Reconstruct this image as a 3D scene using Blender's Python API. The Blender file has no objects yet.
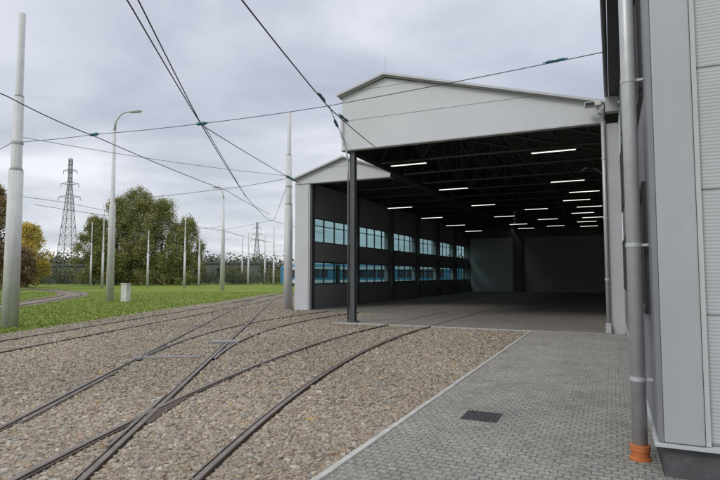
import bpy, math, random
import numpy as np
from mathutils import Vector
from mathutils.kdtree import KDTree
random.seed(7); rng=np.random.default_rng(7)
sc=bpy.context.scene; COL=sc.collection
sc.view_settings.view_transform='Standard'; sc.view_settings.look='None'; sc.view_settings.exposure=0

# ------------------------------------------------------------ materials
def newmat(name):
    m=bpy.data.materials.new(name); m.use_nodes=True
    nt=m.node_tree; b=nt.nodes['Principled BSDF']; return m,nt,b
def N(nt,t,**k):
    n=nt.nodes.new(t)
    for a,v in k.items():
        if a in('operation','blend_type','data_type','feature','noise_dimensions','wave_type','bands_direction','wave_profile','layer_name','distance','mode'): setattr(n,a,v)
        else: n.inputs[a].default_value=v
    return n
def ramp(nt,fac,stops):
    r=nt.nodes.new('ShaderNodeValToRGB'); e=r.color_ramp.elements
    while len(e)<len(stops): e.new(.5)
    for i,(p,c) in enumerate(stops):
        e[i].position=p; e[i].color=(c[0],c[1],c[2],1)
    nt.links.new(fac,r.inputs[0]); return r.outputs[0]
def mult(nt,a,b_,f=1.0,mode='MULTIPLY'):
    mx=N(nt,'ShaderNodeMix',data_type='RGBA',blend_type=mode); mx.inputs[0].default_value=f
    nt.links.new(a,mx.inputs[6]); nt.links.new(b_,mx.inputs[7]); return mx.outputs[2]
def pos(nt): return nt.nodes.new('ShaderNodeNewGeometry').outputs['Position']
def pmat(name,col,rough=.6,metal=0,var=.18,scale=1.2,bump=0,bscale=30,ribs=0,ribdepth=.3,axis='Z',streak=0,ribcol=0):
    m,nt,b=newmat(name); L=nt.links.new; P=pos(nt)
    n=N(nt,'ShaderNodeTexNoise',Scale=scale,Detail=8,Roughness=.65); L(P,n.inputs['Vector'])
    lo=[c*(1-var) for c in col]; hi=[min(1,c*(1+var)) for c in col]
    c=ramp(nt,n.outputs['Fac'],[(.3,lo),(.7,hi)])
    if streak:
        vm=nt.nodes.new('ShaderNodeVectorMath'); vm.operation='MULTIPLY'; vm.inputs[1].default_value=(7,7,.35); L(P,vm.inputs[0])
        n4=N(nt,'ShaderNodeTexNoise',Scale=1,Detail=6,Roughness=.7); L(vm.outputs[0],n4.inputs['Vector'])
        t=ramp(nt,n4.outputs['Fac'],[(.35,(1-streak,1-streak,1-streak*.9)),(.6,(1,1,1))]); c=mult(nt,c,t)
    b.inputs['Metallic'].default_value=metal
    rr=N(nt,'ShaderNodeMapRange'); L(n.outputs['Fac'],rr.inputs[0]); rr.inputs[3].default_value=max(0,rough-.08); rr.inputs[4].default_value=min(1,rough+.1); L(rr.outputs[0],b.inputs['Roughness'])
    last=None
    if bump:
        n2=N(nt,'ShaderNodeTexNoise',Scale=bscale,Detail=6); L(P,n2.inputs['Vector'])
        bp=N(nt,'ShaderNodeBump',Strength=bump,Distance=.02); L(n2.outputs['Fac'],bp.inputs['Height']); last=bp
    if ribs:
        w=N(nt,'ShaderNodeTexWave',wave_type='BANDS',bands_direction=axis,wave_profile='SIN',Scale=ribs,Distortion=0); L(P,w.inputs['Vector'])
        if ribcol: c=mult(nt,c,ramp(nt,w.outputs['Fac'],[(.0,(1-ribcol,)*3),(.25,(1,1,1))]))
        bp=N(nt,'ShaderNodeBump',Strength=ribdepth,Distance=.004); L(w.outputs['Fac'],bp.inputs['Height'])
        if last: L(last.outputs[0],bp.inputs['Normal'])
        last=bp
    L(c,b.inputs['Base Color'])
    if last: L(last.outputs[0],b.inputs['Normal'])
    return m
M={}
M['white']=pmat('white_sandwich_panel',(.58,.59,.605),.45,var=.05,scale=.5,ribs=3.6,ribdepth=.12,ribcol=.05,streak=.03)
M['trim']=pmat('grey_trim',(.48,.49,.50),.4,var=.06)
M['pole']=pmat('painted_pole',(.60,.60,.585),.55,var=.10,scale=3,bump=.1,streak=.18)
M['galv']=pmat('galvanised_pipe',(.50,.51,.52),.42,metal=.25,var=.1,scale=6)
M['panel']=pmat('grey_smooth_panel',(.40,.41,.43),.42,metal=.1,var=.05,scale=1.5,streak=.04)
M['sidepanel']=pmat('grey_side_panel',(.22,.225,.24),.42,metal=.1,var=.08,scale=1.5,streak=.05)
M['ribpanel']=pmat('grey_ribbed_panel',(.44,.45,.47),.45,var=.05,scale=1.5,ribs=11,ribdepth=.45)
M['plinth']=pmat('dark_plinth',(.09,.09,.095),.8,var=.25,scale=9,bump=.4)
M['dark']=pmat('dark_steel',(.045,.048,.052),.5,var=.15)
M['pillar']=pmat('pillar_steel',(.08,.084,.09),.5,var=.2,scale=4)
M['intwall']=pmat('interior_wall_panel',(.30,.305,.31),.6,var=.08)
M['rearwall']=pmat('rear_wall_panel',(.13,.135,.14),.6,var=.08)
M['rear']=pmat('rear_door_panel',(.46,.47,.47),.6,var=.06)
M['reardark']=pmat('rear_door_panel_dark',(.24,.245,.25),.6,var=.06)
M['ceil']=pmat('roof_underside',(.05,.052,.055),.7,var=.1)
M['roofm']=pmat('roof_sheet',(.4,.41,.42),.4,var=.08)
M['orange']=pmat('orange_plastic',(.50,.16,.045),.5,var=.2,scale=12)
M['rail']=pmat('rail_side',(.085,.058,.042),.8,var=.35,scale=14,bump=.4)
M['railtop']=pmat('rail_head',(.19,.16,.135),.42,metal=.3,var=.4,scale=5)
M['steelplate']=pmat('weathered_steel_plate',(.24,.23,.22),.55,metal=.3,var=.25,scale=10,bump=.2)
M['wire']=pmat('wire',(.02,.02,.022),.6)
M['teal']=pmat('insulator',(.03,.16,.20),.35)
M['kerb']=pmat('kerb_concrete',(.44,.43,.40),.85,var=.25,scale=6,bump=.4)
M['fence']=pmat('fence_grey',(.10,.12,.115),.7)
M['blue']=pmat('tram_blue',(.05,.19,.33),.3,var=.05)
M['tramwhite']=pmat('tram_white',(.6,.62,.64),.3,var=.05)
M['black']=pmat('black_rubber',(.015,.015,.017),.6)
M['lattice']=pmat('lattice_steel',(.26,.27,.29),.6)
M['bark']=pmat('bark',(.07,.055,.04),.9,var=.3,scale=6,bump=.5)
M['cab']=pmat('cabinet_grey',(.6,.6,.57),.55,streak=.12)
M['bldg']=pmat('render_wall',(.13,.135,.13),.8,var=.12)
def glass(name,tint,tr):
    m,nt,b=newmat(name); L=nt.links.new
    out=nt.nodes['Material Output']
    t=nt.nodes.new('ShaderNodeBsdfTransparent'); t.inputs[0].default_value=(*tint,1)
    g=nt.nodes.new('ShaderNodeBsdfGlossy'); g.inputs['Roughness'].default_value=.03; g.inputs[0].default_value=(.8,.9,.9,1)
    mx=nt.nodes.new('ShaderNodeMixShader'); mx.inputs[0].default_value=tr
    L(t.outputs[0],mx.inputs[1]); L(g.outputs[0],mx.inputs[2]); L(mx.outputs[0],out.inputs[0]); return m
M['glass']=glass('tinted_glass',(.30,.46,.48),.12)
m,nt,b=newmat('dark_reflective_glass'); b.inputs['Base Color'].default_value=(.02,.025,.03,1); b.inputs['Roughness'].default_value=.04; M['dglass']=m
m,nt,b=newmat('lit_tube'); b.inputs['Emission Color'].default_value=(1,.98,.90,1); b.inputs['Emission Strength'].default_value=1.7; M['tube']=m

def vcolmat(name,rough=.8,noise=0):
    m,nt,b=newmat(name); a=N(nt,'ShaderNodeAttribute'); a.attribute_name='Col'; c=a.outputs['Color']
    if noise:
        n=N(nt,'ShaderNodeTexNoise',Scale=noise,Detail=4,Roughness=.7); nt.links.new(pos(nt),n.inputs['Vector'])
        c=mult(nt,c,ramp(nt,n.outputs['Fac'],[(.3,(.75,.75,.75)),(.7,(1.2,1.2,1.2))]))
    nt.links.new(c,b.inputs['Base Color']); b.inputs['Roughness'].default_value=rough
    b.inputs['Specular IOR Level'].default_value=.2
    return m
M['stone']=vcolmat('gravel_stone',.9,90); M['leaf']=vcolmat('foliage',.75)

def gravelmat():
    m,nt,b=newmat('ballast_ground'); L=nt.links.new; P=pos(nt)
    v=N(nt,'ShaderNodeTexVoronoi',Scale=24); L(P,v.inputs['Vector'])
    sep=nt.nodes.new('ShaderNodeSeparateColor'); L(v.outputs['Color'],sep.inputs[0])
    c=ramp(nt,sep.outputs[0],[(0,(.21,.175,.135)),(.25,(.28,.238,.185)),(.5,(.34,.295,.235)),(.75,(.385,.345,.285)),(1,(.46,.43,.375))])
    n=N(nt,'ShaderNodeTexNoise',Scale=.5,Detail=5); L(P,n.inputs['Vector'])
    c=mult(nt,c,ramp(nt,n.outputs['Fac'],[(.35,(.8,.77,.73)),(.65,(1.0,.98,.95))]))
    c=mult(nt,c,ramp(nt,v.outputs['Distance'],[(.0,(1,1,1)),(.75,(.6,.6,.6))]))
    L(c,b.inputs['Base Color'])
    bp=N(nt,'ShaderNodeBump',Strength=.6,Distance=.015); bp.invert=True; L(v.outputs['Distance'],bp.inputs['Height']); L(bp.outputs[0],b.inputs['Normal'])
    b.inputs['Roughness'].default_value=1; b.inputs['Specular IOR Level'].default_value=.1; return m
def grassmat():
    m,nt,b=newmat('grass_ground'); L=nt.links.new; P=pos(nt)
    n=N(nt,'ShaderNodeTexNoise',Scale=.22,Detail=9,Roughness=.7); L(P,n.inputs['Vector'])
    c=ramp(nt,n.outputs['Fac'],[(.3,(.12,.17,.028)),(.5,(.175,.24,.045)),(.62,(.22,.265,.06)),(.78,(.27,.26,.09))])
    n2=N(nt,'ShaderNodeTexNoise',Scale=9,Detail=6,Roughness=.8); L(P,n2.inputs['Vector'])
    c=mult(nt,c,ramp(nt,n2.outputs['Fac'],[(.3,(.72,.72,.68)),(.7,(1.1,1.08,1.0))])); L(c,b.inputs['Base Color'])
    bp=N(nt,'ShaderNodeBump',Strength=.6,Distance=.03); L(n2.outputs['Fac'],bp.inputs['Height']); L(bp.outputs[0],b.inputs['Normal'])
    b.inputs['Roughness'].default_value=.9; b.inputs['Specular IOR Level'].default_value=.1; return m
def settmat(name,c1,c2,mort,bw,rh,patch=.5,dust=None,rough=.85,dustmax=.8,joint=.010,grain=60):
    m,nt,b=newmat(name); L=nt.links.new; P=pos(nt)
    nd=N(nt,'ShaderNodeTexNoise',Scale=14,Detail=2); L(P,nd.inputs['Vector'])
    vm=N(nt,'ShaderNodeMix',data_type='RGBA',blend_type='LINEAR_LIGHT'); vm.inputs[0].default_value=.010; L(P,vm.inputs[6]); L(nd.outputs['Color'],vm.inputs[7])
    br=N(nt,'ShaderNodeTexBrick',Scale=1); L(vm.outputs[2],br.inputs['Vector'])
    br.inputs['Color1'].default_value=(*c1,1); br.inputs['Color2'].default_value=(*c2,1); br.inputs['Mortar'].default_value=(*mort,1)
    br.inputs['Brick Width'].default_value=bw; br.inputs['Row Height'].default_value=rh; br.inputs['Mortar Size'].default_value=joint; br.inputs['Mortar Smooth'].default_value=.8
    c=br.outputs['Color']
    n=N(nt,'ShaderNodeTexNoise',Scale=1.1,Detail=10,Roughness=.75); L(P,n.inputs['Vector'])
    c=mult(nt,c,ramp(nt,n.outputs['Fac'],[(.32,(.60,.59,.57)),(.5,(.94,.93,.92)),(.68,(1.25,1.22,1.16))]),patch)
    if dust:
        nn_=N(nt,'ShaderNodeTexNoise',Scale=3.6,Detail=12,Roughness=.85); L(P,nn_.inputs['Vector'])
        f=ramp(nt,nn_.outputs['Fac'],[(.44,(0,)*3),(.62,(dustmax,)*3)])
        mx=N(nt,'ShaderNodeMix',data_type='RGBA',blend_type='MIX'); L(f,mx.inputs[0]); L(c,mx.inputs[6]); mx.inputs[7].default_value=(*dust,1); c=mx.outputs[2]
    n3=N(nt,'ShaderNodeTexNoise',Scale=grain,Detail=8,Roughness=.9); L(P,n3.inputs['Vector'])
    c=mult(nt,c,ramp(nt,n3.outputs['Fac'],[(.37,(.32,.32,.31)),(.47,(.88,.88,.87)),(.54,(1.08,1.08,1.08)),(.64,(1.75,1.75,1.7))]),.95)
    L(c,b.inputs['Base Color'])
    bp=N(nt,'ShaderNodeBump',Strength=.7,Distance=.012); bp.invert=True; L(br.outputs['Fac'],bp.inputs['Height'])
    bp2=N(nt,'ShaderNodeBump',Strength=1,Distance=.018); L(n3.outputs['Fac'],bp2.inputs['Height']); L(bp.outputs[0],bp2.inputs['Normal']); L(bp2.outputs[0],b.inputs['Normal'])
    b.inputs['Roughness'].default_value=rough; b.inputs['Specular IOR Level'].default_value=.2; return m
M['gravel']=gravelmat(); M['grass']=grassmat()
M['sett']=settmat('concrete_setts',(.50,.49,.455),(.40,.39,.36),(.24,.23,.21),.10,.085,.75,(.50,.485,.44),dustmax=.6,grain=42)
M['floor']=settmat('hall_floor_blocks',(.33,.305,.27),(.28,.26,.235),(.18,.165,.15),.2,.1,.7,(.36,.33,.29),.8)

# ------------------------------------------------------------ mesh helpers
class MB:
    def __init__(s): s.v=[]; s.f=[]; s.m=[]
    def poly(s,pts,mi=0):
        i=len(s.v); s.v+= [tuple(p) for p in pts]; s.f.append(tuple(range(i,i+len(pts)))); s.m.append(mi); return s
    def box(s,x0,x1,y0,y1,z0,z1,mi=0):
        i=len(s.v)
        s.v+=[(x0,y0,z0),(x1,y0,z0),(x1,y1,z0),(x0,y1,z0),(x0,y0,z1),(x1,y0,z1),(x1,y1,z1),(x0,y1,z1)]
        for q in((3,2,1,0),(4,5,6,7),(0,1,5,4),(1,2,6,5),(2,3,7,6),(3,0,4,7)):
            s.f.append(tuple(i+a for a in q)); s.m.append(mi)
        return s
    def tube(s,path,r,n=8,mi=0,cap=True):
        path=[Vector(p) for p in path]; rs=r if isinstance(r,(list,tuple)) else [r]*len(path)
        base=len(s.v); ref=None
        for k,p in enumerate(path):
            a=path[max(k-1,0)]; c=path[min(k+1,len(path)-1)]
            t=(c-a)
            if t.length<1e-6: t=Vector((0,0,1))
            t.normalize()
            if ref is None: ref=Vector((1,0,0)) if abs(t.x)<.9 else Vector((0,1,0))
            u=t.cross(ref)
            if u.length<1e-4: u=t.cross(Vector((0,1,0)))
            u.normalize(); w=t.cross(u).normalized()
            for j in range(n):
                an=2*math.pi*j/n; s.v.append(tuple(p+u*math.cos(an)*rs[k]+w*math.sin(an)*rs[k]))
        for k in range(len(path)-1):
            for j in range(n):
                a=base+k*n+j; b_=base+k*n+(j+1)%n
                s.f.append((a,b_,b_+n,a+n)); s.m.append(mi)
        if cap:
            s.f.append(tuple(base+j for j in reversed(range(n)))); s.m.append(mi)
            e=base+(len(path)-1)*n; s.f.append(tuple(e+j for j in range(n))); s.m.append(mi)
        return s
    def prismY(s,poly,y0,y1,mi=0):
        i=len(s.v); n=len(poly)
        s.v+=[(x,y0,z) for x,z in poly]+[(x,y1,z) for x,z in poly]
        s.f.append(tuple(range(i,i+n))); s.m.append(mi)
        s.f.append(tuple(reversed(range(i+n,i+2*n)))); s.m.append(mi)
        for k in range(n):
            a=i+k; b_=i+(k+1)%n; s.f.append((b_,a,a+n,b_+n)); s.m.append(mi)
        return s
    def bar(s,p,q,w,mi=0): return s.tube([p,q],w,4,mi)
    def obj(s,name,mats,parent=None,origin=(0,0,0),smooth=False,bevel=0):
        ox,oy,oz=origin
        me=bpy.data.meshes.new(name); me.from_pydata([(x-ox,y-oy,z-oz) for x,y,z in s.v],[],s.f)
        for mm in (mats if isinstance(mats,list) else [mats]): me.materials.append(M[mm])
        me.polygons.foreach_set('material_index',s.m)
        if smooth:
            me.polygons.foreach_set('use_smooth',[True]*len(s.f))
        me.update()
        o=bpy.data.objects.new(name,me); COL.objects.link(o)
        if bevel:
            bv=o.modifiers.new('bevel','BEVEL'); bv.width=bevel; bv.segments=2; bv.limit_method='ANGLE'
        if parent is not None: o.parent=parent
        else: o.location=origin
        return o
def tag(o,label,cat,group=None,kind=None):
    o['label']=label; o['category']=cat
    if group: o['group']=group
    if kind: o['kind']=kind
    return o
def empty(name,loc,label,cat,group=None):
    e=bpy.data.objects.new(name,None); COL.objects.link(e); e.location=loc; e.empty_display_size=.3
    return tag(e,label,cat,group)

# ------------------------------------------------------------ tracks
def offset(path,d):
    out=[]
    for i,(x,y) in enumerate(path):
        a=path[max(i-1,0)]; c=path[min(i+1,len(path)-1)]
        tx,ty=c[0]-a[0],c[1]-a[1]; l=math.hypot(tx,ty); tx/=l; ty/=l
        out.append((x-ty*d,y+tx*d,-ty,tx))
    return out
T1=[(-5.95+(max(0,16-y))**2/73.0,y) for y in [-3+.5*i for i in range(0,39)]]+[(-5.95,20),(-5.95,53)]
T2=[(-5.03-.61*(y-3.59),y) for y in [-3+1.0*i for i in range(0,34)]]
x0,y0=T2[-1]; h=math.atan(.61)
farp=[]
for i in range(16):
    h=max(0,h-.034); x0-=math.sin(h)*1.1; y0+=math.cos(h)*1.1; farp.append((x0,y0))
farp+=[(x0,y0+10*i) for i in range(1,7)]
T2=T2+farp
T3=[(-12.6-.37*(y-7.6)-max(0,(y-18))**2*.003,y) for y in [-6+1.0*i for i in range(0,37)]]
T4=[]
R=21.7
for i in range(0,24):
    a=math.radians(31.4)*(1-i/23); T4.append((-10.8+R*(1-math.cos(a)),19.3-R*math.sin(a)))
T4=T4+[(-10.8,25),(-10.8,53)]
def bez(ps,n=30):
    out=[]; ps=[ps[0]]+ps+[ps[-1]]
    for k in range(1,len(ps)-2):
        p0,p1,p2,p3=[np.array(p,float) for p in ps[k-1:k+3]]
        for j in range(n):
            t=j/n; out.append(tuple(.5*((2*p1)+(-p0+p2)*t+(2*p0-5*p1+4*p2-p3)*t*t+(-p0+3*p1-3*p2+p3)*t**3)))
    out.append(tuple(ps[-1])); return out
T5=bez([(-20,6),(-26.5,14.5),(-33.5,23),(-41,31),(-52,38),(-66,43)],10)
def rail(path,side,top,parent,origin):
    pts=offset(path,side*.7175)
    prof=[(-.034,-.04),(-.034,top-.006),(-.028,top),(.022,top),(.027,top-.006),(.029,top-.028),(.050,top-.028),(.052,top-.010),(.064,top-.010),(.066,-.04)]
    b=MB(); n=len(prof)
    for (x,y,nx,ny) in pts:
        for s_,z in prof:
            k=-side*s_
            b.v.append((x+nx*k,y+ny*k,z))
    for i in range(len(pts)-1):
        for j in range(n-1):
            a=i*n+j; f=(a,a+1,a+1+n,a+n)
            if side>0: f=tuple(reversed(f))
            b.f.append(f); b.m.append(1 if j in(1,2,3,7) else 0)
    return b.obj('rail',['rail','railtop'],parent,origin)
for path,top,lab in ((T1,.047,'worn grooved tram track curving into the open depot hall'),(T2,.044,'straight tram track crossing the gravel yard towards the grass'),
        (T3,.048,'tram track running along the edge of the lawn'),(T4,.0455,'tram track branching off into the set-back hall bay'),(T5,.03,'curved tram track bedded in the green lawn')):
    o=(path[0][0],path[0][1],0)
    e=empty('tram_track',o,lab,'tram track','tram tracks in the yard')
    rail(path,1,top,e,o); rail(path,-1,top,e,o)

# ------------------------------------------------------------ ground sheets
def sheet(name,pts,z,mat,z0=None):
    b=MB(); b.poly([(x,y,z) for x,y in pts])
    if z0 is not None:
        n=len(pts)
        for k in range(n):
            p=pts[k]; q=pts[(k+1)%n]; b.poly([(p[0],p[1],z0),(q[0],q[1],z0),(q[0],q[1],z),(p[0],p[1],z)])
    o=b.obj(name,mat); o['kind']='structure'; return o
PE=-2.12
sheet('ground',[(-1500,-300),(900,-300),(900,1800),(-1500,1800)],-.03,'grass')
edge=[(-8,-10),(-10.6,-3),(-12.7,3),(-15.2,9.3),(-17.5,15),(-20.4,22.5),(-23.6,30.5),(-26.3,37),(-27.6,44),(-27.8,60),(-27.8,95)]
gp=[(PE-.07,-10),(PE-.07,16.4),(-8.9,16.4),(-8.9,21.3),(-13.6,21.3),(-13.6,30),(-19.5,40),(-22.5,50),(-22.5,95)]
ee=[]
for i in range(len(edge)-1):
    a,b_=edge[i],edge[i+1]; n=14
    for j in range(n):
        t=j/n; w=(rng.random()-.5)*.3; ee.append((a[0]+(b_[0]-a[0])*t+w,a[1]+(b_[1]-a[1])*t))
ee.append(edge[-1])
sheet('gravel_bed',gp+list(reversed(ee)),0,'gravel')
t5l=[(p[0],p[1]) for p in offset(T5,1.2)]; t5r=[(p[0],p[1]) for p in offset(T5,-1.2)]
t5l=[(x+(rng.random()-.5)*.3,y+(rng.random()-.5)*.3) for x,y in t5l]; t5r=[(x+(rng.random()-.5)*.3,y) for x,y in t5r]
sheet('gravel_bed',t5l+t5r[::-1],-.012,'gravel')
sheet('pavement',[(PE,-8),(1.2,-8),(1.2,5.045),(.335,5.045),(.335,16.2),(PE,16.2)],.042,'sett')
sheet('hall_floor',[(-8.75,16.5),(.3,16.5),(.3,53),(-13.3,53),(-13.3,21.5),(-8.75,21.5)],.041,'floor',-.02)
b=MB(); y=-8
while y<16.2:
    y1=min(y+1.0,16.19); b.box(PE-.065,PE-.001,y+.004,y1-.004,-.05,.050+rng.random()*.006); y+=1
k=b.obj('kerb','kerb',bevel=.006); k['kind']='structure'
b=MB(); x=-8.74
while x<-.1:
    x1=min(x+1,.28); b.box(x+.004,x1-.004,16.38,16.49,-.05,.043); x+=1
k=b.obj('kerb','kerb',bevel=.006); k['kind']='structure'
sheet('pavement',[(PE,16.203),(.3,16.203),(.3,16.375),(PE,16.375)],.0415,'sett')

# ------------------------------------------------------------ loose stones
def npmesh(name,V,F,C,mat):
    me=bpy.data.meshes.new(name); nv=len(V); nf,k=F.shape
    me.vertices.add(nv); me.vertices.foreach_set('co',V.astype(np.float32).ravel())
    me.loops.add(nf*k); me.loops.foreach_set('vertex_index',F.astype(np.int32).ravel())
    me.polygons.add(nf); me.polygons.foreach_set('loop_start',np.arange(0,nf*k,k,dtype=np.int32))
    me.polygons.foreach_set('use_smooth',np.zeros(nf,dtype=bool))
    me.update(calc_edges=True)
    a=me.color_attributes.new('Col','FLOAT_COLOR','POINT')
    a.data.foreach_set('color',np.concatenate([C,np.ones((nv,1))],1).astype(np.float32).ravel())
    me.materials.append(M[mat]); me.validate()
    o=bpy.data.objects.new(name,me); COL.objects.link(o); return o
ph=(1+5**.5)/2
ico=np.array([(-1,ph,0),(1,ph,0),(-1,-ph,0),(1,-ph,0),(0,-1,ph),(0,1,ph),(0,-1,-ph),(0,1,-ph),(ph,0,-1),(ph,0,1),(-ph,0,-1),(-ph,0,1)])/1.902
icf=np.array([(0,11,5),(0,5,1),(0,1,7),(0,7,10),(0,10,11),(1,5,9),(5,11,4),(11,10,2),(10,7,6),(7,1,8),(3,9,4),(3,4,2),(3,2,6),(3,6,8),(3,8,9),(4,9,5),(2,4,11),(6,2,10),(8,6,7),(9,8,1)])
cub=np.array([(-1,-1,-1),(1,-1,-1),(1,1,-1),(-1,1,-1),(-1,-1,1),(1,-1,1),(1,1,1),(-1,1,1)])*.72
cuf=np.array([(0,3,2),(0,2,1),(4,5,6),(4,6,7),(0,1,5),(0,5,4),(1,2,6),(1,6,5),(2,3,7),(2,7,6),(3,0,4),(3,4,7)])
RP=[]
for path in (T1,T2,T3,T4):
    for sd in(1,-1):
        o=offset(path,sd*.7175)
        for i in range(len(o)-1):
            a=np.array(o[i][:2]); c=np.array(o[i+1][:2]); n=max(1,int(np.linalg.norm(c-a)/.08))
            if a[1]>36: continue
            for j in range(n): RP.append(a+(c-a)*j/n)
RP=np.array(RP)
kd=KDTree(len(RP))
for i,p in enumerate(RP): kd.insert((p[0],p[1],0),i)
kd.balance()
th=math.radians(25); Fv=np.array([-math.sin(th),math.cos(th)]); Rv=np.array([math.cos(th),math.sin(th)])
nn=430000
d=3.6+rng.random(nn)**1.5*28; u=(rng.random(nn)*1.5-.75)
xc=u*d
X=Rv[0]*xc+Fv[0]*d; Y=Rv[1]*xc+Fv[1]*d
ok=(X<PE-.07)&((Y<16.33)|((X<-8.85)&(Y<21.4))|(X<-13.7))
ex=np.array([e[0] for e in edge]); ey=np.array([e[1] for e in edge])
ok&=X>np.interp(Y,ey,ex)-.1
X=X[ok];Y=Y[ok];d=d[ok]
keep=np.array([kd.find((x,y,0))[2]>.070 for x,y in zip(X,Y)])
X=X[keep];Y=Y[keep];d=d[keep]
if len(X)>205000:
    s=rng.permutation(len(X))[:205000]; X=X[s];Y=Y[s];d=d[s]
pal=np.array([(.385,.325,.25),(.31,.255,.19),(.42,.375,.305),(.235,.20,.16),(.34,.25,.18),(.49,.45,.385),(.31,.295,.265),(.385,.305,.225)])
wts=np.array([.24,.17,.15,.10,.10,.04,.11,.09])
def stones(X,Y,sz,base,tris,zoff=0):
    n=len(X); nv=len(base)
    S=np.stack([sz*(.8+.6*rng.random(n)),sz*(.75+.5*rng.random(n)),sz*(.5+.4*rng.random(n))],1)
    V=(base[None]+.34*(rng.random((n,nv,3))-.5))*S[:,None,:]
    ang=rng.random(n)*6.28; tl=(rng.random(n)-.5)*1.2
    cz,szn=np.cos(ang),np.sin(ang); ct,st=np.cos(tl),np.sin(tl)
    v=V.copy()
    vy=V[:,:,1]*ct[:,None]-V[:,:,2]*st[:,None]; vz=V[:,:,1]*st[:,None]+V[:,:,2]*ct[:,None]; vx=V[:,:,0]
    v[:,:,0]=vx*cz[:,None]-vy*szn[:,None]+X[:,None]; v[:,:,1]=vx*szn[:,None]+vy*cz[:,None]+Y[:,None]; v[:,:,2]=vz+(sz*(.1+.4*rng.random(n)))[:,None]+zoff
    C=pal[rng.choice(8,n,p=wts)]*(.78+.32*rng.random((n,1)))
    pt=.5+.5*np.sin(X*.9+1.3*np.sin(Y*.7))*np.sin(Y*.6+X*.3); C*=(.88+.18*pt)[:,None]
    lf=rng.random(n)<.003; C[lf]=(.46,.31,.08)
    return v.reshape(-1,3),(tris[None]+nv*np.arange(n)[:,None,None]).reshape(-1,3),np.repeat(C[:,None,:],nv,1).reshape(-1,3)
n=len(X); sz=(.0115+.0155*rng.random(n)**1.25)*(1+.012*d); sz=np.where(rng.random(n)<.03,sz*1.4,sz)
h1=np.arange(n)%2==0
A=stones(X[h1],Y[h1],sz[h1],ico,icf); Bq=stones(X[~h1],Y[~h1],sz[~h1],cub,cuf)
n=14000; gx=PE+np.abs(rng.normal(size=n))*.5; gx=np.where(rng.random(n)<.65,PE+2.3*rng.random(n),gx); gy=3+13*rng.random(n)**1.2; o_=gx<.2; gx=gx[o_];gy=gy[o_]
Cq=stones(gx,gy,.002+.0055*rng.random(len(gx))**2.2,cub,cuf,.042)
V=np.concatenate([A[0],Bq[0],Cq[0]]); F=np.concatenate([A[1],Bq[1]+len(A[0]),Cq[1]+len(A[0])+len(Bq[0])]); C=np.concatenate([A[2],Bq[2],Cq[2]])
g=npmesh('gravel',V,F,C,'stone'); tag(g,'loose mixed tan and grey ballast stones between tram rails','gravel',kind='stuff')

# ------------------------------------------------------------ foliage
def leaves(cent,rad,n,size,cols,jit=.35):
    k=len(cent); w=(rad.prod(1)**(2/3)); w=w/w.sum()
    idx=rng.choice(k,n,p=w); dr=rng.normal(size=(n,3)); dr/=np.linalg.norm(dr,axis=1)[:,None]
    rr=rng.random(n)**.5*(1+jit*(rng.random(n)-.3))
    P=cent[idx]+dr*rad[idx]*rr[:,None]
    a=rng.normal(size=(n,3)); a[:,2]*=.6; a/=np.linalg.norm(a,axis=1)[:,None]; b2=np.cross(a,rng.normal(size=(n,3))); b2/=np.linalg.norm(b2,axis=1)[:,None]
    s=size*(.6+.8*rng.random((n,1)))
    V=np.stack([P-a*s,P+b2*s*.6,P+a*s,P-b2*s*.6],1).reshape(-1,3)
    F=np.arange(4*n).reshape(n,4)
    cl=cols[rng.integers(0,len(cols),k)][idx]
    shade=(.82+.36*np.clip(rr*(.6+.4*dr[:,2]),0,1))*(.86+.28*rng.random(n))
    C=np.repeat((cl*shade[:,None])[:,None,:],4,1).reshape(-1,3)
    return V,F,C
def tree(x,y,hgt,wid,cols,label,n=26000,trunkf=.05,size=.105,kk=190):
    e=empty('tree',(x,y,0),label,'tree','trees beyond the lawn')
    b=MB()
    p=[(0,0,-.05)]; r=[hgt*.016]
    for i in range(1,7): p.append(((rng.random()-.5)*.1*i,(rng.random()-.5)*.1*i,hgt*.85*i/6)); r.append(hgt*.016*(1-i/7))
    b.tube(p,r,8)
    cent=[];rad=[]
    for i in range(kk):
        t=rng.random()**.9; z=hgt*(trunkf+(.96-trunkf)*t)
        env=(math.sin(math.pi*(.22+.73*t)))**.8*wid*.48
        an=rng.random()*6.28; q=rng.random()**.55*env*(.85+.3*rng.random())
        c=(math.cos(an)*q,math.sin(an)*q,z); cent.append(c)
        rr=wid*(.055+.065*rng.random()); rad.append((rr,rr,rr*1.2))
        if i<22:
            k=min(5,max(1,int(z/hgt*6)-1)); s=p[k]
            b.tube([s,((s[0]+c[0])*.5,(s[1]+c[1])*.5,(s[2]+c[2])*.5+.2),c],[r[k]*.45,r[k]*.3,.02],5)
    b.obj('trunk','bark',e)
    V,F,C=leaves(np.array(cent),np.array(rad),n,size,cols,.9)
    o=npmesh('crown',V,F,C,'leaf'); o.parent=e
    return e
green=np.array([(.215,.235,.08),(.235,.25,.085),(.26,.26,.09),(.20,.22,.075),(.29,.27,.095),(.24,.235,.085)])
yel=np.array([(.60,.46,.10),(.52,.40,.09),(.42,.37,.10),(.62,.48,.14)])
brn=np.array([(.24,.16,.10),(.28,.18,.10),(.20,.155,.08),(.25,.20,.10)])
G='tall dense olive green tree turning yellow beyond the lawn'
tree(-78.3,63.0,11.5,6.4,green,'smaller green tree beside the taller ones')
tree(-75.4,65,15.0,8,green,G,36000)
tree(-71.8,66.2,16.6,8.6,green,G,40000)
tree(-67.8,67.4,14.4,8.2,green,G,36000)
tree(-64.4,69.4,11.4,6.4,green,'smaller green tree beside the taller ones')
tree(-61.9,36.6,11.8,5.6,brn,'reddish brown autumn tree by the lawn')
tree(-66.5,35.5,13,7,brn,'reddish brown autumn tree by the lawn')
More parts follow.
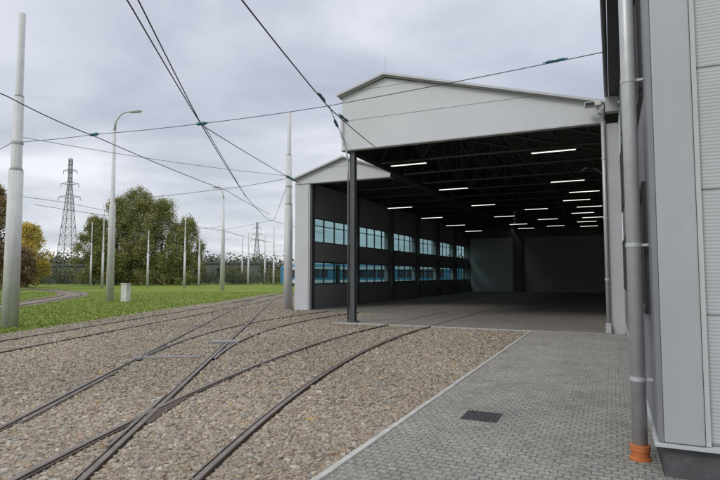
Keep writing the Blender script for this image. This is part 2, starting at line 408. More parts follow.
tree(-73.6,48.6,8.8,5.6,yel,'bright yellow autumn tree near the lawn',22000,.05)
tree(-71.2,46,5.5,4,brn,'small brown autumn tree near the lawn',10000,.05)
def heading(u,d): return (Rv[0]*u*d+Fv[0]*d, Rv[1]*u*d+Fv[1]*d)
cent=[];rad=[]
for i in range(480):
    u=-.95+1.2*rng.random(); x,y=heading(u,135+30*rng.random()); hh=4.5+2.6*rng.random()
    cent.append((x,y,hh*.5)); rad.append((4.5,4.5,hh*.6))
V,F,C=leaves(np.array(cent),np.array(rad),80000,.34,np.array([(.10,.12,.075),(.115,.13,.08),(.135,.13,.085),(.095,.105,.08)]))
o=npmesh('distant_woods',V,F,C,'leaf'); tag(o,'low belt of distant woods behind the yard','woods',kind='stuff')
cent=[];rad=[]
for i in range(110):
    u=-.72+.2*rng.random() if i<40 else -.52+.38*rng.random(); x,y=heading(u,96+10*rng.random()); hh=1.4+2.0*rng.random()
    cent.append((x,y,hh*.5)); rad.append((1.7,1.7,hh*.6))
V,F,C=leaves(np.array(cent),np.array(rad),36000,.14,np.array([(.12,.14,.055),(.15,.15,.06),(.18,.16,.07),(.10,.11,.045)]))
o=npmesh('shrubs',V,F,C,'leaf'); tag(o,'ragged shrubs along the far side of the lawn','shrubs',kind='stuff')
n=70000
d=14+rng.random(n)**1.3*40; u=-.75+rng.random(n)*.75; X=Rv[0]*u*d+Fv[0]*d; Y=Rv[1]*u*d+Fv[1]*d
lim=np.interp(Y,ey,ex)
k5=KDTree(len(T5))
for i,p in enumerate(T5): k5.insert((p[0],p[1],0),i)
k5.balance()
ok=(X<lim+.5*(rng.random(n)**2-.2))
ok&=np.array([k5.find((a,c,0))[2]>1.25 for a,c in zip(X,Y)])
X=X[ok];Y=Y[ok];n=len(X)
wx=[];wy=[]
for cx_,cy_,r_,c_ in ((-3.3,3.55,.13,110),(-8.9,10.5,.3,60),(-13.2,14.0,.5,120),(-2.24,9,.05,30),(-2.24,6.2,.05,30),(-2.24,12,.06,30),(-15,11,.4,200),(-17,15.5,.5,200),(-14.2,8,.3,150)):
    wx+=list(cx_+rng.normal(size=c_)*r_*.5); wy+=list(cy_+rng.normal(size=c_)*r_*(.5 if r_>.07 else 6))
nw=len(wx); X=np.concatenate([X,wx]); Y=np.concatenate([Y,wy]); n0=n; n=n+nw
hgt=np.where(np.arange(n)<n0,.0+.035*rng.random(n),.02+.04*rng.random(n)); wd=np.where(np.arange(n)<n0,.03,.006)
an=rng.random(n)*3.14; lx=(rng.random(n)-.5)*.08; ly=(rng.random(n)-.5)*.08; lx[n0:]*=.4; ly[n0:]*=.4
V=np.stack([np.stack([X-np.cos(an)*wd,Y-np.sin(an)*wd,-.03+0*X],1),np.stack([X+np.cos(an)*wd,Y+np.sin(an)*wd,-.03+0*X],1),np.stack([X+lx,Y+ly,hgt],1)],1).reshape(-1,3)
gc=np.array([(.20,.28,.055),(.24,.31,.07),(.17,.235,.05),(.29,.30,.10)])[rng.integers(0,4,n)]
npo=npmesh('grass',V,np.arange(3*n).reshape(n,3),np.repeat(gc[:,None,:],3,1).reshape(-1,3),'leaf'); tag(npo,'short bright green grass blades on the lawn','grass',kind='stuff')

# ------------------------------------------------------------ DEPOT HALL
HO=(-6,16.8,0)
hall=empty('depot_hall',HO,'open-fronted tram depot hall with white panel gables','building')
def H(b,name,mats,**k): return b.obj(name,mats,hall,HO,**k)
def clip(poly,z,keep_above):
    out=[]; n=len(poly)
    for i in range(n):
        a=poly[i]; c=poly[(i+1)%n]
        ia=(a[1]>=z)==keep_above or a[1]==z; ic=(c[1]>=z)==keep_above or c[1]==z
        if ia: out.append(a)
        if ia!=ic:
            t=(z-a[1])/(c[1]-a[1]); out.append((a[0]+(c[0]-a[0])*t,z))
    return out
def gable(poly,y0,y1,seams,name):
    b=MB(); zs=seams
    for i in range(len(zs)-1):
        p=clip(clip(poly,zs[i]+.008,True),zs[i+1]-.008,False)
        if len(p)>2: b.prismY(p,y0,y1)
    b.prismY([(x,z) for x,z in poly],y0+.03,y1-.003)
    return H(b,name,'white')
PKX,PKZ=-6.80,8.36
g1=[(-8.45,6.02),(-.08,6.02),(-.08,6.50),(PKX,PKZ-.03),(-8.45,7.87)]
gable(g1,16.62,16.8,[6.0,7.02,8.04,9.2],'front_gable')
g2=[(-13.48,5.98),(-8.66,5.98),(-8.66,6.2),(-10.92,6.96),(-13.48,6.16)]
gable(g2,21.7,21.9,[5.9,6.6,7.6],'side_gable')
def slope(b,x0,z0,x1,z1,ya,yb,t):
    b.prismY([(x0,z0),(x1,z1),(x1,z1+t),(x0,z0+t)],ya,yb)
b=MB(); slope(b,-8.53,7.84,PKX,PKZ,16.5,53,.08); slope(b,PKX,PKZ,.3,6.38,16.5,53,.08); H(b,'roof','roofm')
b=MB(); slope(b,-13.6,6.10,-10.92,6.95,21.6,53,.08); slope(b,-10.92,6.95,-8.7,6.2,21.6,53,.08); H(b,'roof','roofm')
b=MB(); slope(b,-8.57,7.88,PKX,PKZ+.035,16.42,16.497,.07); slope(b,PKX,PKZ+.035,-.05,6.50,16.42,16.497,.07); H(b,'gable_trim','trim')
b=MB(); slope(b,-13.64,6.10,-10.92,6.97,21.52,21.597,.08); slope(b,-10.92,6.97,-8.7,6.22,21.52,21.597,.08); H(b,'gable_trim','trim')
b=MB(); b.box(-8.47,-.05,16.59,16.82,5.97,6.017); H(b,'gable_edge','trim')
b=MB(); b.box(-13.5,-8.67,21.67,21.93,5.92,5.977); H(b,'gable_edge','trim')
b=MB(); b.tube([(PKX,16.6,PKZ+.08),(PKX,16.6,PKZ+.75)],[.012,.006],6); H(b,'lightning_rod','galv')
b=MB(); slope(b,-8.43,7.77,PKX,PKZ-.06,16.83,52.8,.04); slope(b,PKX,PKZ-.06,.3,6.32,16.83,52.8,.04); H(b,'ceiling','ceil')
b=MB(); slope(b,-13.3,6.08,-10.92,6.88,21.95,52.8,.04); slope(b,-10.92,6.88,-8.7,6.14,21.95,52.8,.04); H(b,'ceiling','ceil')
b=MB(); b.box(-8.47,-8.39,16.83,52.8,6.0,7.74); H(b,'side_cladding','dark')
b=MB(); b.box(-8.38,-8.32,16.83,52.8,6.04,6.16); H(b,'eave_beam','dark')
b=MB(); b.box(-.06,.1,16.83,52.8,5.98,6.2); H(b,'eave_beam','dark')
def roofz(x): return PKZ-.12-(abs(x-PKX)*(.281 if x<PKX else .276))
Y=17.2
while Y<52:
    b=MB()
    b.bar((-8.3,Y,6.14),(-.1,Y,6.14),.055)
    b.bar((-8.3,Y,roofz(-8.3)),(PKX,Y,roofz(PKX)),.055); b.bar((PKX,Y,roofz(PKX)),(-.1,Y,roofz(-.1)),.055)
    xs=np.linspace(-8.3,-.4,10)
    for i in range(9):
        x0=xs[i]; x1=xs[i+1]
        if i%2==0: b.bar((x0,Y,6.14),(x1,Y,roofz(x1)),.03)
        else: b.bar((x0,Y,roofz(x0)),(x1,Y,6.14),.03)
        b.bar((x0,Y,6.14),(x0,Y,roofz(x0)),.025)
    H(b,'roof_truss','pillar')
    Y+=2.6
Y=22.3
while Y<52:
    b=MB(); b.bar((-13,Y,6.0),(-8.7,Y,6.0),.05); b.bar((-13,Y,6.05),(-10.92,Y,6.8),.045); b.bar((-10.92,Y,6.8),(-8.7,Y,6.1),.045)
    for x in(-12,-10.92,-9.8): b.bar((x,Y,6.0),(x,Y,6.8-abs(x+10.92)*.32),.025)
    H(b,'roof_truss','pillar'); Y+=2.6
for x in np.linspace(-8.0,-.6,7):
    b=MB(); b.box(x-.04,x+.04,16.9,52.7,roofz(x)-.02,roofz(x)+.05); H(b,'purlin','pillar')
WX0,WX1=-13.25,-12.9
starts=[22.4+5.2*i for i in range(6)]; WL=4.5
def wallband(z0,z1):
    b=MB()
    b.box(WX0,WX1-.01,21.95,52.9,z0,z1)
    for i in range(6):
        a=22.0+5.2*i; b.box(WX1-.0095,WX1,a,min(a+5.18,52.9),z0+.01,z1-.01)
    return H(b,'side_wall','intwall')
for z0,z1 in((0,.6),(.6,1.2),(2.3,2.76),(2.76,3.22),(4.42,5.2),(5.2,6.05)): wallband(z0,z1)
e0=21.95
for s in starts:
    for z0,z1 in((1.2,2.3),(3.22,4.42)):
        b=MB(); b.box(WX0,WX1,e0,s,z0,z1); H(b,'window_pier','intwall')
    e0=s+WL
for z0,z1 in((0,1.18),(2.32,3.2),(4.44,6.1)):
    b=MB(); b.box(-13.33,-13.255,21.95,53,z0,z1); H(b,'outer_cladding','white')
b=MB(); b.box(-13.5,-12.78,21.7,21.94,0,5.91); H(b,'corner_pier','white')
b=MB(); b.box(-12.77,-12.7,21.72,21.93,0,5.91); H(b,'corner_trim','trim')
for s in starts:
    for z0,z1 in((1.2,2.3),(3.22,4.42)):
        f=MB(); y0,y1=s,s+WL; t=.05; xa,xb=-13.0,-12.93
        f.box(xa,xb,y0,y1,z0,z0+t); f.box(xa,xb,y0,y1,z1-t,z1)
        for k in range(5):
            yy=y0+(y1-y0-t)*k/4; f.box(xa+.004,xb-.004,yy,yy+t,z0+t,z1-t)
        f.box(xa+.006,xb-.006,y0+t,y1-t,z1-.40,z1-.365)
        w=H(f,'window','dark')
        g_=MB(); g_.poly([(-12.97,y0,z0),(-12.97,y1,z0),(-12.97,y1,z1),(-12.97,y0,z1)])
        go=g_.obj('window_pane','glass',w,(0,0,0)); go.location=Vector((-HO[0],-HO[1],-HO[2]))
for s in starts:
    b=MB(); yy=s-.58 if s>starts[0] else 22.0
    b.box(-12.89,-12.72,yy,yy+.03,0.048,6.0); b.box(-12.89,-12.72,yy+.21,yy+.24,0.048,6.0); b.box(-12.82,-12.79,yy+.03,yy+.21,0.048,6.0)
    H(b,'wall_column','pillar')
b=MB(); b.box(-.05,.29,16.85,52.9,0,5.97); H(b,'inner_wall','rearwall')
b=MB(); b.box(-13.3,.3,53.0,53.2,0,8.5); H(b,'rear_wall','rearwall')
for xa,xb,mm in((-12.6,-8.6,'rear'),(-7.4,-.4,'reardark')):
    b=MB(); z=.05
    for i in range(9): b.box(xa,xb,52.93,52.99,z,z+.565); z+=.575
    H(b,'rear_door',mm)
b=MB(); b.box(-8.35,-7.7,52.5,52.9,.05,6.1); H(b,'rear_column','dark')
b=MB(); b.box(-8.5,-.05,52.9,52.99,5.3,6.6); H(b,'rear_lintel','dark')
b=MB(); b.box(-.07,.29,16.6,16.84,0,5.93); H(b,'door_jamb','trim')
b=MB(); b.box(-8.19,-8.01,16.72,16.74,.05,5.93); b.box(-8.19,-8.01,16.90,16.92,.05,5.93); b.box(-8.11,-8.09,16.742,16.898,.05,5.93)
b.box(-8.26,-7.94,16.66,16.98,.040,.075)
H(b,'front_pillar','pillar')
b=MB(); b.tube([(-8.42,16.52,7.1),(-8.42,16.52,6.5),(-8.34,16.53,6.2),(-8.25,16.56,6.0),(-8.23,16.62,5.7),(-8.225,16.67,5.4),(-8.225,16.67,4.9)],.03,10); H(b,'pipe_bend','galv',smooth=True)
b=MB(); b.tube([(-8.225,16.67,4.9),(-8.225,16.67,.1)],.028,10); H(b,'downpipe','pillar',smooth=True)
b=MB(); b.tube([(-.13,16.5,6.45),(-.13,16.5,.25)],.05,12); H(b,'downpipe','galv',smooth=True)
b=MB(); b.box(-.2,-.06,16.42,16.58,.05,.32); H(b,'pipe_base','galv',bevel=.01)
for z in(1.5,3.2,4.9): b=MB(); b.tube([(-.13,16.5,z),(-.13,16.5,z+.05)],.062,12); H(b,'pipe_clamp','galv')
b=MB(); b.box(-.2,-.1,17.2,17.45,3.9,4.5); H(b,'control_box','black',bevel=.01)
b=MB(); b.tube([(-.1,17.1,4.5),(-.35,17.1,4.75),(-.6,17.1,4.8),(-.75,17.1,4.72)],.03,8); H(b,'cable_arm','black')
def ceiling_lamp(x,y,z):
    e=empty('ceiling_lamp',(x,y,z),'lit long fluorescent ceiling lamp hanging under the hall roof','lamp','lit ceiling lamps in the hall')
    b=MB(); b.box(-.76,.76,-.05,.05,.010,.04); b.obj('housing','trim',e)
    b=MB(); b.box(-.72,.72,-.028,.028,-.010,.010); b.obj('tube','tube',e)
    for sx in(-.6,.6): b=MB(); b.bar((sx,0,.04),(sx,0,.3),.006); b.obj('hanger','dark',e)
for yy in(19.7,26.3,33.2,40.3,47,51.5):
    for xx in(-1.75,-7.1): ceiling_lamp(xx,yy,5.95)
for yy in(28.5,34.5,40.5,46.5): ceiling_lamp(-10.8,yy,5.45)
for yy in (36.7,43.7,50): ceiling_lamp(-4.4,yy,5.95)
for yy in (30,36.7,43.7): ceiling_lamp(-1.2,yy,5.95)
e=empty('floodlight',(-.3,16.3,6.35),'white box floodlight fixed to the hall corner','lamp')
b=MB(); b.box(-.28,.16,-.2,.0,.0,.13); b.obj('lamp_housing','cab',e,bevel=.02)
b=MB(); b.box(-.26,-.02,-.205,-.201,.015,.11); b.obj('lamp_glass','dglass',e)
b=MB(); b.tube([(.05,-.05,-.02),(.05,-.05,-.18),(.2,.1,-.22)],.03,8); b.obj('bracket','trim',e)

# ------------------------------------------------------------ RIGHT BUILDING
BO=(.3,5,0)
bl=empty('depot_building',BO,'grey metal-clad depot building with downpipe and windows','building')
def B(b,name,mats,**k): return b.obj(name,mats,bl,BO,**k)
wins=[(5.5,8.6),(9.8,12.8),(13.8,15.8)]
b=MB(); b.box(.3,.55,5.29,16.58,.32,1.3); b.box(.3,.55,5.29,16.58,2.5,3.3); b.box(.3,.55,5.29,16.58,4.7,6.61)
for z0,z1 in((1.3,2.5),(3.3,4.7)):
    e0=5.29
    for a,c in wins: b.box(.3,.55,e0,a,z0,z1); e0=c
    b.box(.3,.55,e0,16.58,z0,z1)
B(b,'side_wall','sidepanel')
for a,c in wins:
    for z0,z1 in((1.3,2.5),(3.3,4.7)):
        f=MB(); t=.05
        f.box(.262,.36,a,c,z0,z0+t); f.box(.262,.36,a,c,z1-t,z1)
        for k in range(4):
            yy=a+(c-a-t)*k/3; f.box(.266,.356,yy,yy+t,z0+t,z1-t)
        w=B(f,'window','dark')
        g_=MB(); g_.poly([(.29,a,z0),(.29,c,z0),(.29,c,z1),(.29,a,z1)]); go=g_.obj('window_pane','dglass',w); go.location=(-BO[0],-BO[1],0)
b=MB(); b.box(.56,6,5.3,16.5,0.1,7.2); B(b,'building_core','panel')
b=MB(); b.box(.34,.62,5.0,5.28,.32,7.0); B(b,'corner_pilaster','panel',bevel=.012)
b=MB(); b.box(.298,.337,5.012,5.285,.32,7.0); B(b,'corner_joint','sidepanel')
b=MB(); z=.34
for hgt_ in [1.0]*6:
    b.box(.64,6,5.06,5.2,z,z+hgt_-.012); z+=hgt_
b.box(.625,6,5.075,5.25,.32,6.9)
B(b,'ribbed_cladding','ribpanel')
b=MB(); b.box(.625,.66,5.02,5.058,.32,7.0); B(b,'cladding_trim','trim')
b=MB(); b.box(.34,6,5.05,5.4,-.03,.289); b.box(.34,.6,5.4,16.5,-.03,.289); B(b,'plinth','plinth')
b=MB(); b.box(.27,6,4.97,5.3,.29,.315); b.box(.272,.32,5.3,16.5,.29,.313); B(b,'drip_edge','trim')
b=MB(); b.box(.04,.6,4.6,16.85,6.62,6.9); B(b,'eave_soffit','dark')
b=MB(); b.box(-.06,.28,16.3,16.58,6.2,6.61); B(b,'corner_flashing','trim')
b=MB(); b.tube([(-.02,4.6,6.74),(-.02,16.5,6.70)],.055,10); B(b,'gutter','pillar',smooth=True)
b=MB(); b.tube([(.18,5.42,7),(.18,5.42,.17)],.062,20); B(b,'downpipe','galv',smooth=True)
for z in(.72,1.9,3.4,4.9):
    b=MB(); b.tube([(.18,5.42,z),(.18,5.42,z+.035)],.067,20); b.box(.245,.298,5.40,5.44,z+.006,z+.028); B(b,'pipe_clamp','galv')
b=MB(); b.tube([(.18,5.42,.035),(.18,5.42,.06),(.18,5.42,.065),(.18,5.42,.115),(.18,5.42,.12),(.18,5.42,.165),(.18,5.42,.17)],[.090,.090,.074,.074,.083,.083,.068],20)
B(b,'drain_socket','orange')

e=empty('drain_grate',(-1.39,6.26,.043),'dark square iron drain grate set in the paving','drain cover')
b=MB()
for q in((-.20,.20,-.20,-.175),(-.20,.20,.175,.20),(-.20,-.175,-.175,.175),(.175,.20,-.175,.175)): b.box(q[0],q[1],q[2],q[3],-.005,.007)
b.obj('frame','dark',e)
b=MB()
for i in range(9): x=-.168+i*.0395; b.box(x,x+.020,-.174,.174,-.004,.004)
b.box(-.174,.174,-.012,.012,-.003,.006); b.obj('grate_bars','dark',e)
b=MB(); b.box(-.174,.174,-.174,.174,-.0005,.0015); b.obj('grate_pit','black',e)

def flatbox(name,cx,cy,ang,L,W,z0,z1,mat,label,cat):
    b=MB(); b.box(-L/2,L/2,-W/2,W/2,z0,z1); o=b.obj(name,mat,bevel=.008); o.location=(cx,cy,0); o.rotation_euler=(0,0,ang); return tag(o,label,cat)
a=math.atan2(.52,.854)
flatbox('switch_rod_cover',-8.02,8.2,a,1.32,.18,.0,.045,'steelplate','flat steel cover over the switch rod between rails','switch cover')
flatbox('point_machine',-8.55,10.6,a,.7,.4,.0,.06,'steelplate','low grey steel point machine box beside the rails','switch box')
flatbox('crossing_plate',-4.98,5.0,math.radians(24),.22,1.2,.0,.034,'rail','dark rusty steel crossing plate where two rails meet','rail crossing')
def checkrail(p,q):
    b=MB(); v=Vector((q[0]-p[0],q[1]-p[1],0)); n_=Vector((-v.y,v.x,0)).normalized()*.018
    P=Vector((p[0],p[1],0));Q=Vector((q[0],q[1],0))
    c=[P+n_,P-n_,Q-n_,Q+n_]
    for zz in(-.02,.049): b.v+=[(w.x,w.y,zz) for w in c]
    for f in((4,5,6,7),(0,1,5,4),(1,2,6,5),(2,3,7,6),(3,0,4,7)): b.f.append(f); b.m.append(0)
    o=b.obj('check_rail','railtop'); tag(o,'short steel check rail beside the running rail','check rail','check rails')
def T2x(y): return -5.03-.61*(y-3.59)
for y0,y1,off in((3.9,6.6,-.70),(3.7,5.6,.76)):
    checkrail((T2x(y0)+off,y0),(T2x(y1)+off,y1))

# ------------------------------------------------------------ poles
def catpole(x,y,h,label,r=1.0,z1=5.05,z2=7.5):
    e=empty('overhead_line_pole',(x,y,0),label,'pole','poles carrying the overhead wires')
    b=MB(); b.tube([(0,0,-.03),(0,0,z1)],[.245*r,.215*r],20); b.obj('lower_shaft','pole',e,smooth=True)
    b=MB(); b.tube([(0,0,z1),(0,0,z1+.12),(0,0,z2)],[.215*r,.165*r,.15*r],20); b.obj('middle_shaft','pole',e,smooth=True)
    b=MB(); b.tube([(0,0,z2),(0,0,z2+.1),(0,0,h-.05),(0,0,h)],[.15*r,.115*r,.1*r,.02],16); b.obj('upper_shaft','pole',e,smooth=True)
    b=MB(); b.tube([(0,0,5.95),(0,0,6.03)],.185*r,16); b.obj('clamp_band','galv',e)
    return e
catpole(-17.6,11.1,10.4,'tall pale grey stepped steel pole beside the lawn edge')
catpole(-14.25,22.3,9.7,'tall pale grey stepped steel pole beside the hall corner',.9)
def lamppost(x,y,h,adir,label,zz=6.3,arm=1.7):
    e=empty('street_lamp',(x,y,0),label,'street lamp','street lamps on tall poles')
    b=MB(); b.tube([(0,0,-.03),(0,0,zz),(0,0,zz+.1),(0,0,h-1.2),],[.25,.2,.14,.09],16)
    ax,ay=adir
    b.tube([(0,0,h-1.2),(.05*ax,.05*ay,h-.6),(.35*ax,.35*ay,h-.15),(arm*.6*ax,arm*.6*ay,h),(arm*ax,arm*ay,h+.08)],[.09,.07,.06,.05,.045],10)
    b.obj('mast','pole',e,smooth=True)
    b=MB(); ex_,ey_=arm*ax,arm*ay
    b.tube([(ex_,ey_,h+.06),(ex_+.2*ax,ey_+.2*ay,h+.1),(ex_+.7*ax,ey_+.7*ay,h+.12),(ex_+.85*ax,ey_+.85*ay,h+.1)],[.06,.13,.12,.03],8); b.obj('lamp_head','trim',e,smooth=True)
lamppost(-29.9,25.3,12.5,(Rv[0],Rv[1]),'tall grey street lamp with one curved arm on the lawn',arm=.95)
lamppost(-38.5,47.1,11.2,(-Rv[0],-Rv[1]),'tall grey street lamp with one curved arm behind the lawn',arm=.4)
for (x,y,h) in((-70.8,56.4,9.6),(-58.5,48.3,10.0),(-57.6,54.8,7.8),(-49.1,52.7,9.5),(-61.6,69.5,7.4),(-61.4,80.6,8.8),(-57.6,82.3,9.3),(-47,69.5,9.0),(-52.5,70.5,8.5),(-55,62,8.5)):
    catpole(x,y,h,'slender pale pole beyond the lawn',.62,4.6,6.4)

e=empty('utility_cabinet',(-27.9,24.8,0),'pale grey utility cabinet standing on the grass','cabinet')
b=MB(); b.box(-.25,.25,-.16,.16,-.02,1.05); b.obj('cabinet_body','cab',e,bevel=.015)
b=MB(); b.box(-.28,.28,-.19,.19,1.05,1.11); b.obj('cabinet_roof','trim',e,bevel=.01)
b=MB(); b.box(-.2,.2,-.172,-.161,.15,.98); b.obj('cabinet_door','cab',e)

# ------------------------------------------------------------ wires
def wire(pts,r=.011,sag=0,label='thin dark overhead wire above the tram tracks',ins=[],name='overhead_wire'):
    out=[]
    for i in range(len(pts)-1):
        a=Vector(pts[i]);c=Vector(pts[i+1])
        for j in range(8):
            t=j/8; p=a.lerp(c,t); p.z-=sag*4*t*(1-t); out.append(p)
    out.append(Vector(pts[-1]))
    o0=Vector(pts[0]); e=empty(name,o0,label,'wire','overhead wires')
    b=MB(); b.tube([p-o0 for p in out],r,6); b.obj('cable','wire',e,smooth=True)
    for (p,q,rr) in ins:
        b=MB(); P=Vector(p)-o0; Q=Vector(q)-o0
        pa=[P.lerp(Q,t) for t in(0,.1,.2,.4,.5,.6,.8,.9,1)]; b.tube(pa,[rr*.4,rr*.4,rr,rr,rr*.5,rr,rr,rr*.4,rr*.4],8); b.obj('insulator','teal',e)
wire([(-2.1,-4,5.85),(-4.85,6.0,5.8),(-6.3,11.7,5.82),(-7.2,16.7,6.0)],.013,.03,'dark overhead wire running to the white gable',ins=[((-6.35,12.3,5.84),(-6.5,13.2,5.87),.04),((-6.15,11.2,5.82),(-6.0,10.6,5.82),.04)])
wire([(-6.3,11.7,5.86),(-8.3,16.6,6.25)],.010,.03,'dark overhead wire running to the white gable',ins=[((-6.9,13.1,5.97),(-7.3,14.1,6.05),.045)])
for dx,dz in((-.07,0),(.09,.05)):
    wire([(.2+dx,-5,5.85+dz),(-6.6+dx,5.9,5.8+dz),(-10.3,11.6,5.84)],.012,.02)
wire([(-10.3,11.6,5.84),(-17.9,23.9,5.8),(-22.8,33,5.7),(-25.2,46,5.7)],.014,.06)
wire([(-10.3,11.6,5.94),(-17.9,23.7,5.9)],.01,.0)
wire([(-9.8,-1,5.9),(-12.8,7.8,5.85),(-14.1,11.2,5.85),(-17.1,21.1,5.8),(-20.6,30,5.7)],.014,.05)
wire([(-10.3,11.6,5.84),(-13.3,21.68,6.0)],.013,.04,'dark anchor wire with blue insulator at the hall corner',ins=[((-12.75,19.7,5.965),(-13.1,20.95,5.985),.065)])
wire([(-17.6,11.1,6.0),(-14.1,11.2,5.9),(-10.3,11.6,5.88),(-6.3,11.7,5.88),(-.03,11.6,6.1)],.009,.02,'thin cross-span wire between the pole and the building',ins=[((-1.2,11.6,6.07),(-.7,11.6,6.09),.03),((-14.3,11.2,5.9),(-13.9,11.2,5.9),.05),((-10.5,11.58,5.88),(-10.1,11.62,5.88),.05)],name='span_wire')
wire([(-17.6,11.1,6.1),(-26,14,6.4)],.01,.05,name='span_wire')
wire([(-17.6,11.1,6.2),(-14.25,22.3,6.5)],.008,.12,name='span_wire')
wire([(-29.9,25.3,6.6),(-19.5,23.2,6.3),(-14.25,22.3,6.4)],.011,.05,name='span_wire')
wire([(-38.5,47.1,6.6),(-24,35.5,6.0),(-14.25,22.3,6.3)],.012,.05,name='span_wire')
wire([(-38.5,47.1,7),(-58.5,48.3,7)],.014,.3,name='span_wire')
wire([(-58.5,48.3,7),(-70.8,56.4,7)],.014,.3,name='span_wire')
wire([(-38.5,47.1,6.6),(-47,69.5,6.6)],.014,.2,name='span_wire')
wire([(-29.9,25.3,6.6),(-49.1,52.7,6.8)],.014,.2,name='span_wire')
wire([(-36,24,6.5),(-37,45,6.3),(-47,69.5,6.6)],.014,.1)
wire([(-31,8,6.7),(-33,24,6.5),(-38.5,47.1,6.6)],.013,.15)

# ------------------------------------------------------------ lattice towers
def lattice(x,y,h,w,label,sc_=1.0):
    e=empty('lattice_tower',(x,y,0),label,'pylon'); e.rotation_euler=(0,0,.5)
    b=MB()
    def ww(z):
        t=z/h; return w*max(0,(1-t*1.25))**1.0*.5+.55*sc_
    zs=[h*i/14 for i in range(15)]
    for i in range(14):
        z0,z1=zs[i],zs[i+1]; a,c=ww(z0),ww(z1); q0=[(-a,-a,z0),(a,-a,z0),(a,a,z0),(-a,a,z0)]; q1=[(-c,-c,z1),(c,-c,z1),(c,c,z1),(-c,c,z1)]
        for k in range(4):
            b.bar(q0[k],q1[k],.15*sc_); b.bar(q0[k],q1[(k+1)%4],.08*sc_); b.bar(q0[(k+1)%4],q1[k],.08*sc_); b.bar(q1[k],q1[(k+1)%4],.07*sc_)
    b.obj('tower_body','lattice',e)
    for z,l in((h*.68,4.3),(h*.79,3.5),(h*.9,2.7)):
        l*=sc_
        b=MB()
        for s in(-1,1):
            b.bar((0,0,z+.9*sc_),(s*l,0,z),.11*sc_); b.bar((0,0,z-.5*sc_),(s*l,0,z),.11*sc_)
            b.bar((s*l,0,z),(s*l,0,z-1.6*sc_),.12*sc_); b.bar((s*l*.5,0,z-.2),(s*l*.5,0,z+.5*sc_),.08*sc_)
        b.obj('cross_arm','lattice',e)
lattice(-201,149,49.5,6,'tall slender steel lattice pylon far behind the trees')
lattice(-179,248,31,4,'small steel lattice pylon on the horizon',.8)

# ------------------------------------------------------------ fence + far buildings
def fence(p,q,h=2.0):
    P=Vector((p[0],p[1],0));Q=Vector((q[0],q[1],0)); L=(Q-P).length; n=int(L/2.5)
    e=empty('fence',P,'dark grey mesh fence along the far side of the lawn','fence')
    for i in range(n+1):
        b=MB(); c=(Q-P)*(i/n); b.box(c.x-.04,c.x+.04,c.y-.04,c.y+.04,-.03,h+.1); b.obj('fence_post','fence',e)
    b=MB()
    for z in np.linspace(.1,h,8): b.bar((0,0,z),tuple((Q-P)+Vector((0,0,z))),.018)
    m=int(L/.22)
    for i in range(m): c=(Q-P)*(i/m); b.bar((c.x,c.y,.05),(c.x,c.y,h),.012)
    b.obj('fence_mesh','fence',e)
fence(heading(-.60,93),heading(-.17,93))
def house(x,y,w,dp,h,label,rot):
    e=empty('far_building',(x,y,0),label,'building'); e.rotation_euler=(0,0,rot)
    b=MB(); b.box(-w/2,w/2,-dp/2,dp/2,-.03,h); b.obj('wall','bldg',e)
    b=MB(); b.box(-w/2-.3,w/2+.3,-dp/2-.3,dp/2+.3,h,h+.35); b.obj('roof','fence',e)
    for i in range(int(w/4)):
        xx=-w/2+2+i*4; b=MB(); b.box(xx-.8,xx+.8,-dp/2-.03,-dp/2-.003,h*.4,h*.75); b.obj('window','dglass',e)
x,y=heading(-.54,112); house(x,y,14,9,3.4,'low dark grey shed behind the fence',math.radians(20))
x,y=heading(-.26,125); house(x,y,18,9,4.2,'low dark grey shed behind the fence',math.radians(30))

# ------------------------------------------------------------ tram
tx,ty=-46.2,70.9
e=empty('tram',(tx,ty,0),'blue and white articulated tram parked behind the hall','tram'); e.rotation_euler=(0,0,math.radians(6))
secs=[(0,9.2),(9.9,17.6),(18.3,27.5)]
for i,(a,c) in enumerate(secs):
    pr=[(-1.2,.35),(1.2,.35),(1.2,2.9),(1.0,3.25),(-1.0,3.25),(-1.2,2.9)]
    b=MB(); n=len(pr)
    st=[(a,1.0),(c,1.0)]
    if i==0: st=[(a,.80),(a+.5,.95),(a+1.1,1.0),(c,1)]
    if i==2: st=[(a,1),(c-1.1,1.0),(c-.5,.95),(c,.80)]
    for (xx,s_) in st:
        for (yy,zz) in pr: b.v.append((xx,yy*s_,zz if zz<1 else .35+(zz-.35)*(s_*.5+.5)))
    for k in range(len(st)-1):
        for j in range(n):
            p0=k*n+j; p1=k*n+(j+1)%n; b.f.append((p0,p1,p1+n,p0+n)); b.m.append(0)
    b.f.append(tuple(range(n))); b.m.append(0); b.f.append(tuple(reversed(range((len(st)-1)*n,len(st)*n)))); b.m.append(0)
    b.obj('body','blue',e)
    x0_,x1_=a+(.0 if i else 1.1),c-(0 if i<2 else 1.1)
    for s_ in(-1,1):
        yy=s_*1.205
        for z0,z1 in((2.45,2.85),(.4,.95)):
            b=MB(); b.box(x0_,x1_,min(yy,yy+s_*.01),max(yy,yy+s_*.01),z0,z1); b.obj('white_band','tramwhite',e)
        xx=x0_+.3
        while xx+1.2<x1_:
            yy=s_*1.207; b=MB(); b.box(xx,xx+1.2,min(yy,yy+s_*.012),max(yy,yy+s_*.012),1.3,2.42); b.obj('window','dglass',e); xx+=1.35
    b=MB(); b.box(a+1.5,c-1.5,-.7,.7,3.25,3.5); b.obj('roof_unit','tramwhite',e)
    for wx_ in(a+2,a+3.8,c-3.8,c-2):
        for s_ in(-1,1): b=MB(); b.tube([(wx_,s_*.75,.33),(wx_,s_*.88,.33)],.33,14); b.obj('wheel','black',e)
for q in((9.2,9.9),(17.6,18.3)): b=MB(); b.box(q[0],q[1],-1.0,1.0,.5,3.1); b.obj('gangway_bellows','black',e)
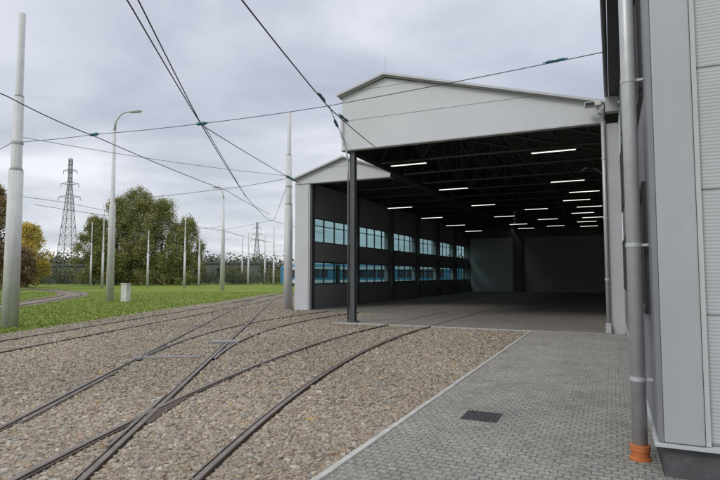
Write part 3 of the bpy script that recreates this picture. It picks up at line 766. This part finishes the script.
b=MB(); b.box(-.03,.1,-.8,.8,1.4,2.5); b.obj('windscreen','dglass',e)
b=MB(); b.bar((13,0,3.5),(14,0,4.5),.03); b.bar((14,0,4.5),(13.2,0,5.4),.03); b.bar((13.2,-.8,5.4),(13.2,.8,5.4),.03); b.obj('pantograph','dark',e)

# ------------------------------------------------------------ world + light
w=bpy.data.worlds.new('World'); sc.world=w; w.use_nodes=True; nt=w.node_tree; L=nt.links.new
bg=nt.nodes['Background']
tc=nt.nodes.new('ShaderNodeTexCoord'); sp=nt.nodes.new('ShaderNodeSeparateXYZ'); L(tc.outputs['Generated'],sp.inputs[0])
mz=N(nt,'ShaderNodeMath',operation='MAXIMUM'); L(sp.outputs[2],mz.inputs[0]); mz.inputs[1].default_value=0
az=N(nt,'ShaderNodeMath',operation='ADD'); L(mz.outputs[0],az.inputs[0]); az.inputs[1].default_value=.15
dv=nt.nodes.new('ShaderNodeVectorMath'); dv.operation='DIVIDE'; cb=nt.nodes.new('ShaderNodeCombineXYZ')
L(az.outputs[0],cb.inputs[0]); L(az.outputs[0],cb.inputs[1]); cb.inputs[2].default_value=1
L(tc.outputs['Generated'],dv.inputs[0]); L(cb.outputs[0],dv.inputs[1])
nz=N(nt,'ShaderNodeTexNoise',Scale=1.0,Detail=8,Roughness=.5,Distortion=.3); L(dv.outputs[0],nz.inputs['Vector'])
base=ramp(nt,mz.outputs[0],[(0,(.70,.715,.745)),(.12,(.63,.65,.70)),(.3,(.53,.555,.63)),(.5,(.54,.565,.64)),(.75,(1.0,1.03,1.09)),(1,(1.27,1.3,1.36))])
cl=ramp(nt,nz.outputs['Fac'],[(.32,(.70,.725,.79)),(.45,(.92,.935,.965)),(.55,(1.12,1.12,1.12)),(.66,(1.38,1.36,1.32))])
c=mult(nt,base,cl)
sky=nt.nodes.new('ShaderNodeTexSky'); sky.sky_type='NISHITA'; sky.sun_disc=False
SE,SR=math.radians(38),math.radians(205)
sky.sun_elevation=SE; sky.sun_rotation=SR
sk=N(nt,'ShaderNodeMix',data_type='RGBA',blend_type='MULTIPLY'); sk.inputs[0].default_value=1; L(sky.outputs[0],sk.inputs[6]); sk.inputs[7].default_value=(.09,.09,.09,1)
m2=N(nt,'ShaderNodeMix',data_type='RGBA',blend_type='MIX'); m2.inputs[0].default_value=.1; L(c,m2.inputs[6]); L(sk.outputs[2],m2.inputs[7])
L(m2.outputs[2],bg.inputs[0]); bg.inputs[1].default_value=1.15
sd=bpy.data.lights.new('Sun','SUN'); sd.energy=1.2; sd.angle=math.radians(18); sd.color=(1,.97,.92)
so=bpy.data.objects.new('Sun',sd); COL.objects.link(so)
dirv=Vector((math.sin(SR)*math.cos(SE),math.cos(SR)*math.cos(SE),math.sin(SE)))
so.rotation_euler=dirv.to_track_quat('Z','Y').to_euler()
cd=bpy.data.cameras.new('Camera'); co=bpy.data.objects.new('Camera',cd); COL.objects.link(co)
co.location=(0,0,1.65); co.rotation_euler=(math.radians(93.71),0,math.radians(25)); cd.lens=27; cd.sensor_width=36; cd.clip_end=5000; cd.clip_start=.05
sc.camera=co
